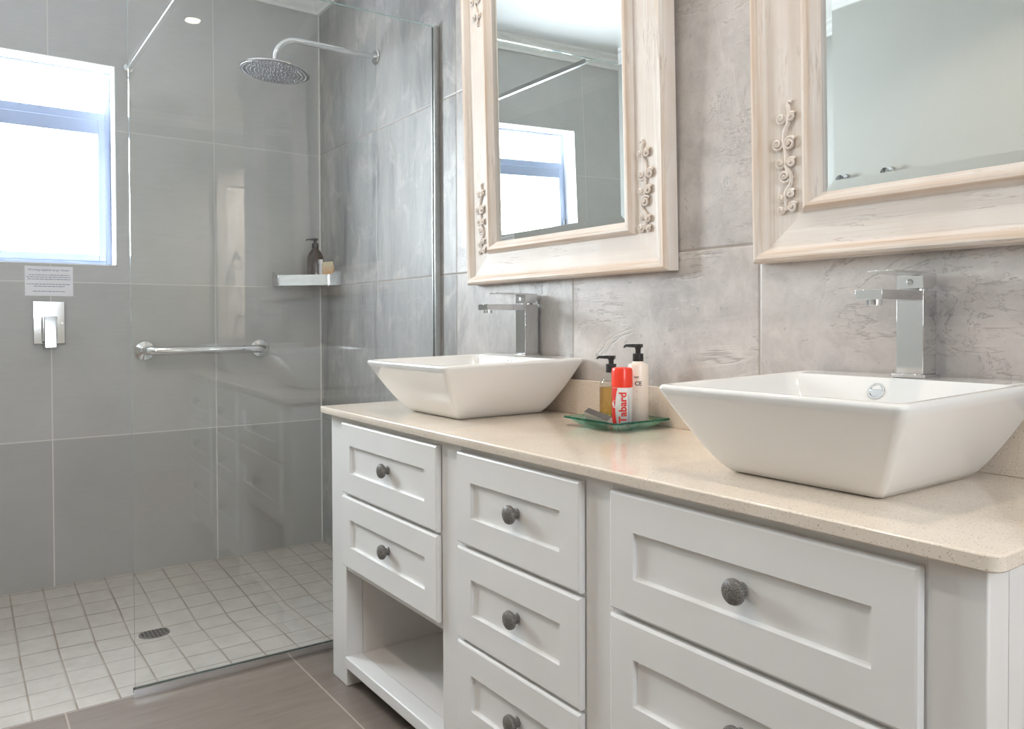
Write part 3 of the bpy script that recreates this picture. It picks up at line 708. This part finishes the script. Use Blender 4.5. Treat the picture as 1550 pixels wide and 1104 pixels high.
# ------------------------------------------------------------------ basins
BZ = 0.7925
def make_basin(cx, off, rx, ry, rcy, label):
    t = empty('vessel_basin', (cx, -0.205, BZ), label, 'basin', 'white vessel basins')
    m = MB(); rg = []
    bx, by = 0.128, 0.132; bcx, bcy = cx+off, -0.207
    rcx = cx
    H0, H1 = BZ, 0.9345
    def rimz(y): return H1 + 0.008*max(0, (y+0.44)/0.43)
    def sect(t_, hx, hy, r, cx_, cy_, z, useRim=0.0):
        return [(x, y, z*(1-useRim)+useRim*rimz(y)) for x, y, _ in rounded_rect(hx, hy, r, 0, cx_, cy_, 8)]
    rg.append(sect(0, bx-0.006, by-0.006, 0.012, bcx, bcy, H0))
    NS = 12
    for k in range(NS+1):
        u = k/NS; e = u**0.80
        z = H0+0.002+(H1-0.008-H0-0.002)*u
        hx = bx+(rx-bx)*e; hy = by+(ry-by)*e
        cxx = bcx+(rcx-bcx)*e; cyy = bcy+(rcy-bcy)*e
        rr_ = 0.009+0.006*u
        rg.append([(x, y, z+(rimz(y)-H1)*u) for x, y, _ in rounded_rect(hx, hy, rr_, 0, cxx, cyy, 8)])
    # rim round-over
    for i, dz_ in ((0.0006, -0.004), (0.003, -0.0008), (0.006, 0.0), (0.010, 0.0)):
        rg.append([(x, y, rimz(y)+dz_) for x, y, _ in rounded_rect(rx-i, ry-i, 0.015-i*0.4, 0, rcx, rcy, 8)])
    # inner bowl with the tap deck at the back
    iy0, iy1 = rcy-ry+0.013, -0.083
    icy, ihy = (iy0+iy1)/2, (iy1-iy0)/2; ihx = rx-0.013
    for i, dz_, r_ in ((0.0, -0.0008, 0.020), (0.004, -0.006, 0.022), (0.016, -0.030, 0.030), (0.034, -0.060, 0.036), (0.062, -0.088, 0.045), (0.095, -0.102, 0.05), (0.13, -0.107, 0.03)):
        rg.append([(x, y, rimz(y)+dz_) for x, y, _ in rounded_rect(ihx-i, max(0.02, ihy-i*0.85), min(r_, max(0.018, ihy-i*0.85-0.001)), 0, rcx, icy, 8)])
    m.rings(rg, True, True)
    m.build('ceramic_bowl', M_CER, t, smooth=True, angle=50)
    # overflow ring on the back inner wall and waste
    m = MB(); xf = T(cx-0.02, -0.0905, 0.916) @ Matrix.Rotation(R(62), 4, 'X')
    m.lathe([(0.0, 0.004), (0.010, 0.004), (0.0115, 0.0055), (0.0145, 0.0055), (0.016, 0.003), (0.016, -0.004)], xf, 28); m.build('overflow_ring', M_CHROME, t, smooth=True)
    m = MB(); m.lathe([(0.022, 0.826), (0.022, 0.836), (0.019, 0.839), (0.0, 0.840)], T(rcx, icy, 0), 28); m.build('waste_plug', M_CHROME, t, smooth=True)
    return t
b1 = make_basin(1.627, -0.015, 0.212, 0.2165, -0.2230, 'white square vessel basin beside the shower screen')
b2 = make_basin(2.709, -0.003, 0.206, 0.2125, -0.2190, 'large white square vessel basin past the glass tray, nearest the counter end')

# ------------------------------------------------------------------ taps
def make_tap(cx, label):
    z0 = 0.9412; t = empty('basin_tap', (cx, -0.037, z0), label, 'tap', 'square chrome basin taps')
    yf, yb = -0.060, -0.015; hw = 0.0225
    boxo('base_plate', (cx-0.028, yf-0.005, z0), (cx+0.028, yb+0.004, z0+0.006), M_CHROME, t, 0.0008)
    boxo('tap_body', (cx-hw, yf, z0+0.006), (cx+hw, yb, 1.087), M_CHROME, t, 0.0008)
    m = MB(); m.box((cx-hw, -0.187, 1.0705), (cx+hw, yf+0.0002, 1.0865)); m.build('spout', M_CHROME, t, bevel=0.0008)
    m = MB(); m.lathe([(0.0, 1.061), (0.010, 1.061), (0.012, 1.062), (0.012, 1.0705)], T(cx, -0.170, 0), 24); m.build('aerator', M_CHROME, t, smooth=True)
    m = MB(); m.lathe([(0.017, 1.087), (0.017, 1.0905)], T(cx, (yf+yb)/2, 0), 24); m.build('cartridge_ring', M_STEEL, t, smooth=True)
    m = MB()
    # lever block with a chamfered underside, plus a thin plate reaching over the spout
    s_ = [(yf, 1.0905), (yb-0.012, 1.0905), (yb, 1.0985), (yb, 1.1175), (-0.150, 1.1185), (-0.150, 1.1160), (yf, 1.1125)]
    m.rings([[(cx-hw, y, z) for y, z in s_], [(cx+hw, y, z) for y, z in s_]]); lv = m.build('lever', M_CHROME, t, bevel=0.0006)
    m = MB(); xf = T(cx, yf, 1.1015) @ Matrix.Rotation(R(90), 4, 'X'); m.lathe([(0.0052, 0.0), (0.0052, 0.0012), (0.0035, 0.0016), (0.003, 0.0004), (0.0, 0.0004)], xf, 20); m.build('grub_screw', M_STEEL, lv, smooth=True)
    return t
t1 = make_tap(1.6225, 'square chrome mixer tap on the basin beside the shower screen')
t2 = dup(t1); t2.location = (2.7275, -0.037, 0.9412); t2['label'] = 'square chrome mixer tap on the large basin nearest the counter end'

# ------------------------------------------------------------------ mirrors
FH, FWD = 1.10, 0.855
def scroll(m, cx, cz, r, sgn, y, a0=0.0):
    pts = []; rad = []
    n = 26
    for k in range(n+1):
        f = k/n; a = a0+sgn*2*math.pi*1.6*f; q = r*(1-0.80*f)
        pts.append((cx+q*math.cos(a), y-0.005-0.005*f, cz+q*math.sin(a))); rad.append(0.0037*(1-0.35*f))
    m.tube(pts, rad, 7)
    m.sphere((cx, y-0.010, cz), r*0.26, 6)
def ornament(parent, cx, zt, flip, mirrored):
    """carved scrollwork; zt: z of the head, grows downwards (or upwards when flip)"""
    S = 0.000262; y = -0.0245
    m = MB(); fx = -1 if mirrored else 1; fz = 1 if flip else -1
    P = lambda px, py: (cx+fx*(px-265)*S, zt+fz*(py-135)*S)
    st = [(318, 150), (290, 140), (285, 165), (298, 200), (290, 250), (285, 300), (262, 345), (248, 395), (250, 440), (262, 500), (268, 560), (262, 610), (285, 660), (312, 710), (300, 760), (265, 800), (255, 850), (262, 900), (270, 945)]
    m.tube([(P(a, b)[0], y-0.0045, P(a, b)[1]) for a, b in st], [0.0028]*2+[0.0046]*(len(st)-4)+[0.0034]*2, 8)
    for px, py, r, sg in ((232, 258, 40, 1), (318, 256, 32, -1), (198, 445, 46, 1), (300, 452, 50, -1), (220, 590, 40, 1), (315, 592, 34, -1), (258, 690, 52, 1), (225, 850, 30, 1), (308, 822, 30, -1), (222, 938, 28, 1), (322, 925, 38, -1)):
        x, z = P(px, py); scroll(m, x, z, r*S, sg*fx*fz, y, 0.6)
    return m.build('carved_scrollwork', M_WOODZ, parent, 'carved scroll ornament', smooth=True)
def make_mirror(x0, label):
    z0 = 1.155; t = empty('framed_mirror', (x0, -0.003, z0), label, 'mirror', 'whitewashed wall mirrors')
    y0 = -0.003
    prof = [(0.0, 0.0), (0.0, 0.030), (0.003, 0.0365), (0.010, 0.0405), (0.020, 0.0395), (0.027, 0.035), (0.031, 0.029), (0.034, 0.0265), (0.037, 0.0255), (0.110, 0.0240), (0.1125, 0.028), (0.117, 0.0345), (0.124, 0.0385), (0.131, 0.038), (0.140, 0.031), (0.146, 0.0245), (0.1515, 0.0215), (0.152, 0.0130), (0.152, 0.0)]
    W, H = FWD, FH; RV = 0.83           # rails are a little narrower than the stiles
    def member(kind):
        m = MB(); rings = []
        NSG = 24
        for k in range(NSG+1):
            f = k/NSG; ring = []
            for s_, h in prof:
                if kind == 'bottom': p = (s_+(W-2*s_)*f, -h, s_*RV)
                elif kind == 'top': p = (W-s_-(W-2*s_)*f, -h, H-s_*RV)
                elif kind == 'l': p = (s_, -h, H-s_*RV-(H-2*s_*RV)*f)
                else: p = (W-s_, -h, s_*RV+(H-2*s_*RV)*f)
                ring.append((x0+p[0], y0+p[1], z0+p[2]))
            rings.append(ring)
        m.rings(rings)
        return m
    sl = member('l').build('frame_stile', M_WOODZ, t, smooth=True, angle=32); sr = member('r').build('frame_stile', M_WOODZ, t, smooth=True, angle=32)
    member('bottom').build('frame_rail', M_WOODX, t, smooth=True, angle=32); member('top').build('frame_rail', M_WOODX, t, smooth=True, angle=32)
    for st, cx, mir in ((sl, x0+0.076, False), (sr, x0+W-0.076, True)):
        ornament(st, cx, z0+0.312, False, mir); ornament(st, cx, z0+H-0.312, True, mir)
    # bevelled mirror plate
    m = MB(); a = 0.1505; b = 0.1505+0.020
    q = lambda i, h, k=None: [(x0+i, y0-h, z0+(k or i)), (x0+W-i, y0-h, z0+(k or i)), (x0+W-i, y0-h, z0+H-(k or i)), (x0+i, y0-h, z0+H-(k or i))]
    ka = a*RV; kb = ka+0.020
    vs = q(a, 0.0140, ka)+q(b, 0.0158, kb)+q(a, 0.006, ka)
    m.add(vs, [(4, 5, 6, 7), (0, 1, 5, 4), (1, 2, 6, 5), (2, 3, 7, 6), (3, 0, 4, 7), (8, 11, 10, 9), (0, 8, 9, 1), (1, 9, 10, 2), (2, 10, 11, 3), (3, 11, 8, 0)])
    m.build('mirror_glass', M_MIRROR, t, 'bevelled mirror plate')
    return t
m1 = make_mirror(1.308, 'whitewashed carved frame mirror above the basin beside the shower, reflecting the window')
m2 = dup(m1); m2.location = (2.394, -0.003, 1.155); m2['label'] = 'whitewashed carved frame mirror above the large basin, reflecting a plain wall'
for q in (m1, m2): q.rotation_euler = (R(1.4), 0, 0)

# ------------------------------------------------------------------ glass tray and toiletries
TX0, TX1, TY0, TY1 = 1.970, 2.162, -0.194, -0.024; TZ = 0.7925
tr = empty('glass_tray', ((TX0+TX1)/2, (TY0+TY1)/2, TZ), 'square green-tinted glass tray with wavy rim between the two basins', 'tray')
tcx, tcy = (TX0+TX1)/2, (TY0+TY1)/2; hx, hy = (TX1-TX0)/2, (TY1-TY0)/2
def tray_ring(i, z, wav=0.0):
    out = []
    for k, (x, y, _) in enumerate(rounded_rect(hx-i, hy-i, 0.012, 0, tcx, tcy, 6)):
        out.append((x, y, z+wav*math.sin(k*1.7)))
    return out
m = MB()
m.rings([tray_ring(0.036, TZ), tray_ring(0.026, TZ+0.004, .0006), tray_ring(0.012, TZ+0.015, .0006), tray_ring(0.0005, TZ+0.0185, .0006)], True, False, 0)
m.rings([tray_ring(0.0005, TZ+0.0185, .0006), tray_ring(0.0, TZ+0.021, .0006), tray_ring(0.0015, TZ+0.0225, .0006)], False, False, 1)
m.rings([tray_ring(0.0015, TZ+0.0225, .0006), tray_ring(0.013, TZ+0.019, .0006), tray_ring(0.028, TZ+0.008, .0006), tray_ring(0.037, TZ+0.004)], False, True, 0)
m.build('tray_dish', [M_TRAY, M_TRAYEDGE], tr, smooth=True, angle=60)
IZ = TZ+0.0042
ab = pump_bottle('soap_dispenser', 1.999, -0.062, IZ, [(0.0, 0.0), (0.027, 0.0), (0.029, 0.003), (0.029, 0.080), (0.0275, 0.092), (0.022, 0.105), (0.014, 0.115), (0.012, 0.119)], M_CLEARPL,
            'clear pump bottle half full of golden soap on the glass tray', 'bottle', 'bottles on the glass tray', (0.0125, 0.117, 0.138), 0.036, R(-150), 0.158)
m = MB(); m.lathe([(0.0, IZ+0.002), (0.0262, IZ+0.002), (0.0278, IZ+0.005), (0.0278, IZ+0.080), (0.0, IZ+0.080)], T(1.999, -0.062, 0), 36); m.build('liquid_soap', M_AMBERLIQ, ab, 'golden liquid soap', smooth=True)
lo = pump_bottle('lotion_dispenser', 2.091, -0.062, IZ, [(0.0, 0.0), (0.023, 0.0), (0.0245, 0.003), (0.0245, 0.135), (0.0228, 0.141), (0.014, 0.144), (0.012, 0.148)], M_LOTION,
            'pale pink pump bottle standing behind the red-capped spray can', 'bottle', 'bottles on the glass tray', (0.0125, 0.148, 0.166), 0.036, R(-160), 0.188)
def wrap(vs, cx, cy, r, ang, z, rot90=False):
    out = []
    for v in vs:
        a, h = (v.x, v.y) if not rot90 else (-v.y, v.x)
        th = ang + a/r
        out.append((cx+r*math.cos(th), cy+r*math.sin(th), z+h))
    return out
camdir = lambda x, y: math.atan2(-1.3639-y, 3.4038-x)
tv, tf = text_mesh('CE', 0.0135, 0.0002)
m = MB(); a = camdir(2.091, -0.062); m.add(wrap(tv, 2.091, -0.062, 0.0252, a+0.02, IZ+0.097), tf)
for dz_, wd in ((0.112, 0.012), (0.110, 0.009), (0.078, 0.002), (0.060, 0.0015)):
    m.add([(2.091+0.0249*math.cos(a-0.15+q/0.0249), -0.062+0.0249*math.sin(a-0.15+q/0.0249), IZ+dz_+e) for q in (-wd/2, 0, wd/2) for e in (0, 0.0012)], [(0, 2, 3, 1), (2, 4, 5, 3)])
m.build('bottle_lettering', M_BLACK, lo, 'black capital letters', recalc=False)
# spray can
kx, ky, kr = 2.099, -0.121, 0.0235
can = empty('spray_can', (kx, ky, IZ), 'white insect repellent spray can with red cap and vertical red lettering on the glass tray', 'spray can')
m = MB(); m.lathe([(0.0, IZ), (kr-0.001, IZ), (kr, IZ+0.0015), (kr, IZ+0.091), (kr-0.001, IZ+0.092), (0.0, IZ+0.092)], T(kx, ky, 0), 40); m.build('can_body', M_CANWHITE, can, smooth=True)
m = MB(); m.lathe([(kr+0.0006, IZ+0.091), (kr+0.0006, IZ+0.128), (kr-0.001, IZ+0.134), (kr-0.006, IZ+0.136), (0.0, IZ+0.1365)], T(kx, ky, 0), 40); m.build('can_cap', M_RED, can, 'red cap', smooth=True)
a = camdir(kx, ky)
tv, tf = text_mesh('Tabard', 0.0245, 0.0007)
m = MB(); m.add(wrap(tv, kx, ky, kr+0.0007, a+0.10, IZ+0.046, True), tf)
# slab serifs, as on the printed word
def patch(m, a0, a1, z0, z1, r=kr+0.0004, n=6):
    vs = [(kx+r*math.cos(a0+(a1-a0)*k/n), ky+r*math.sin(a0+(a1-a0)*k/n), z) for k in range(n+1) for z in (z0, z1)]
    m.add(vs, [(2*k, 2*k+2, 2*k+3, 2*k+1) for k in range(n)])
m.build('brand_lettering', M_REDINK, can, 'red word reading up the can', recalc=False)
m = MB()
# red curved panel on the shaded side of the label, cut by a white bow
N = 14
for k in range(N):
    z0 = IZ+0.004+0.086*k/N; z1 = IZ+0.004+0.086*(k+1)/N
    f = (k+0.5)/N; cut = 0.30*(1-(2*f-1)**2)
    patch(m, a-1.35, a-0.42-cut*0.9-0.02, z0, z1)
m.build('label_panel', M_REDINK, can, 'red curved label panel', recalc=False)
m = MB()
xf_c = (kx+(kr+0.0006)*math.cos(a-0.80), ky+(kr+0.0006)*math.sin(a-0.80))
vs = [(kx+(kr+0.0006)*math.cos(a-0.80+0.0075*math.cos(2*math.pi*k/20)/kr), ky+(kr+0.0006)*math.sin(a-0.80+0.0075*math.cos(2*math.pi*k/20)/kr), IZ+0.053+0.0085*math.sin(2*math.pi*k/20)) for k in range(20)]
m.add(vs, [tuple(range(20))])
m.build('label_emblem', M_CANWHITE, can, 'round pale emblem', recalc=False)
m = MB()
patch(m, a+0.62, a+0.66, IZ+0.012, IZ+0.075, kr+0.0004); patch(m, a+0.74, a+0.76, IZ+0.012, IZ+0.070, kr+0.0004); patch(m, a-0.86, a-0.74, IZ+0.0515, IZ+0.0545, kr+0.0009)
m.build('small_print', M_INK, can, recalc=False)
# soap box
sb = empty('soap_box', (2.030, -0.150, TZ+0.02), 'small white card box with a dark striped face tipped on the tray edge', 'box')
xf = T(2.062, -0.160, TZ+0.0225) @ Matrix.Rotation(R(8), 4, 'Z') @ Matrix.Rotation(R(12), 4, 'Y') @ Matrix.Rotation(R(28), 4, 'X')
m = MB(); m.box((-0.036, -0.008, -0.013), (0.036, 0.008, 0.0115), xf=xf); m.build('card_sleeve', M_BOX, sb, bevel=0.0008)
m = MB(); m.box((-0.0345, -0.0081, 0.0116), (0.0362, 0.0081, 0.0124), xf=xf); m.build('striped_face', M_STRIPE, sb, 'dark striped face')

# ------------------------------------------------------------------ door in the recess (a reflection in the shower glass) and hooks
dd = empty('door_1', (RX, 0.09, 0), 'white door in a pale frame past the vanity, seen as a reflection in the shower glass', 'door', None, 'structure')
dy0, dy1, DZ = 0.095, 0.86, 2.04
m = MB(); m.box((RX-0.030, dy0-0.075, 0.0), (RX-0.0005, dy0, DZ+0.075)); m.box((RX-0.030, dy1, 0.0), (RX-0.0005, dy1+0.075, DZ+0.075)); m.box((RX-0.030, dy0, DZ), (RX-0.0005, dy1, DZ+0.075))
m.box((RX-0.040, dy0-0.075, 0.0), (RX-0.030, dy0-0.055, DZ+0.075)); m.build('door_frame', M_DOORF, dd)
boxo('door_leaf', (RX-0.018, dy0+0.003, 0.006), (RX-0.001, dy1-0.003, DZ-0.003), M_DOOR, dd)
lx = RX-0.018
m = MB(); m.tube([(lx, dy0+0.07, 1.09), (lx-0.05, dy0+0.07, 1.09), (lx-0.058, dy0+0.085, 1.09), (lx-0.058, dy0+0.19, 1.088)], 0.011, 10); m.build('door_handle', M_STEEL, dd, smooth=True)
m = MB(); m.tube([(lx, dy0+0.06, 1.55), (lx-0.05, dy0+0.06, 1.55), (lx-0.07, dy0+0.065, 1.525), (lx-0.055, dy0+0.07, 1.50)], 0.011, 10); m.tube([(lx-0.05, dy0+0.06+0.035*math.cos(R(k)), 1.47+0.035*math.sin(R(k))) for k in range(0, 341, 20)], 0.006, 8)
m.build('robe_hook', M_STEEL, dd, smooth=True)
HK = None
for x, lb in ((1.270, 'round chrome robe hook mirrored beside the frame stile in the large mirror'), (1.492, 'round chrome robe hook mirrored farther from the frame stile in the large mirror')):
    if HK is None:
        HK = empty('robe_hook', (x, RY, 1.612), lb, 'hook', 'chrome robe hooks')
        m = MB(); xf = T(x, RY, 1.612) @ Matrix.Rotation(R(-90), 4, 'X')
        m.lathe([(0.0, 0.0005), (0.026, 0.0005), (0.026, 0.006), (0.008, 0.010), (0.008, 0.030), (0.020, 0.034), (0.021, 0.042), (0.0, 0.044)], xf, 28); m.build('hook_disc', M_CHROME, HK, smooth=True)
    else:
        o = dup(HK); o.location = (x, RY, 1.612); o['label'] = lb
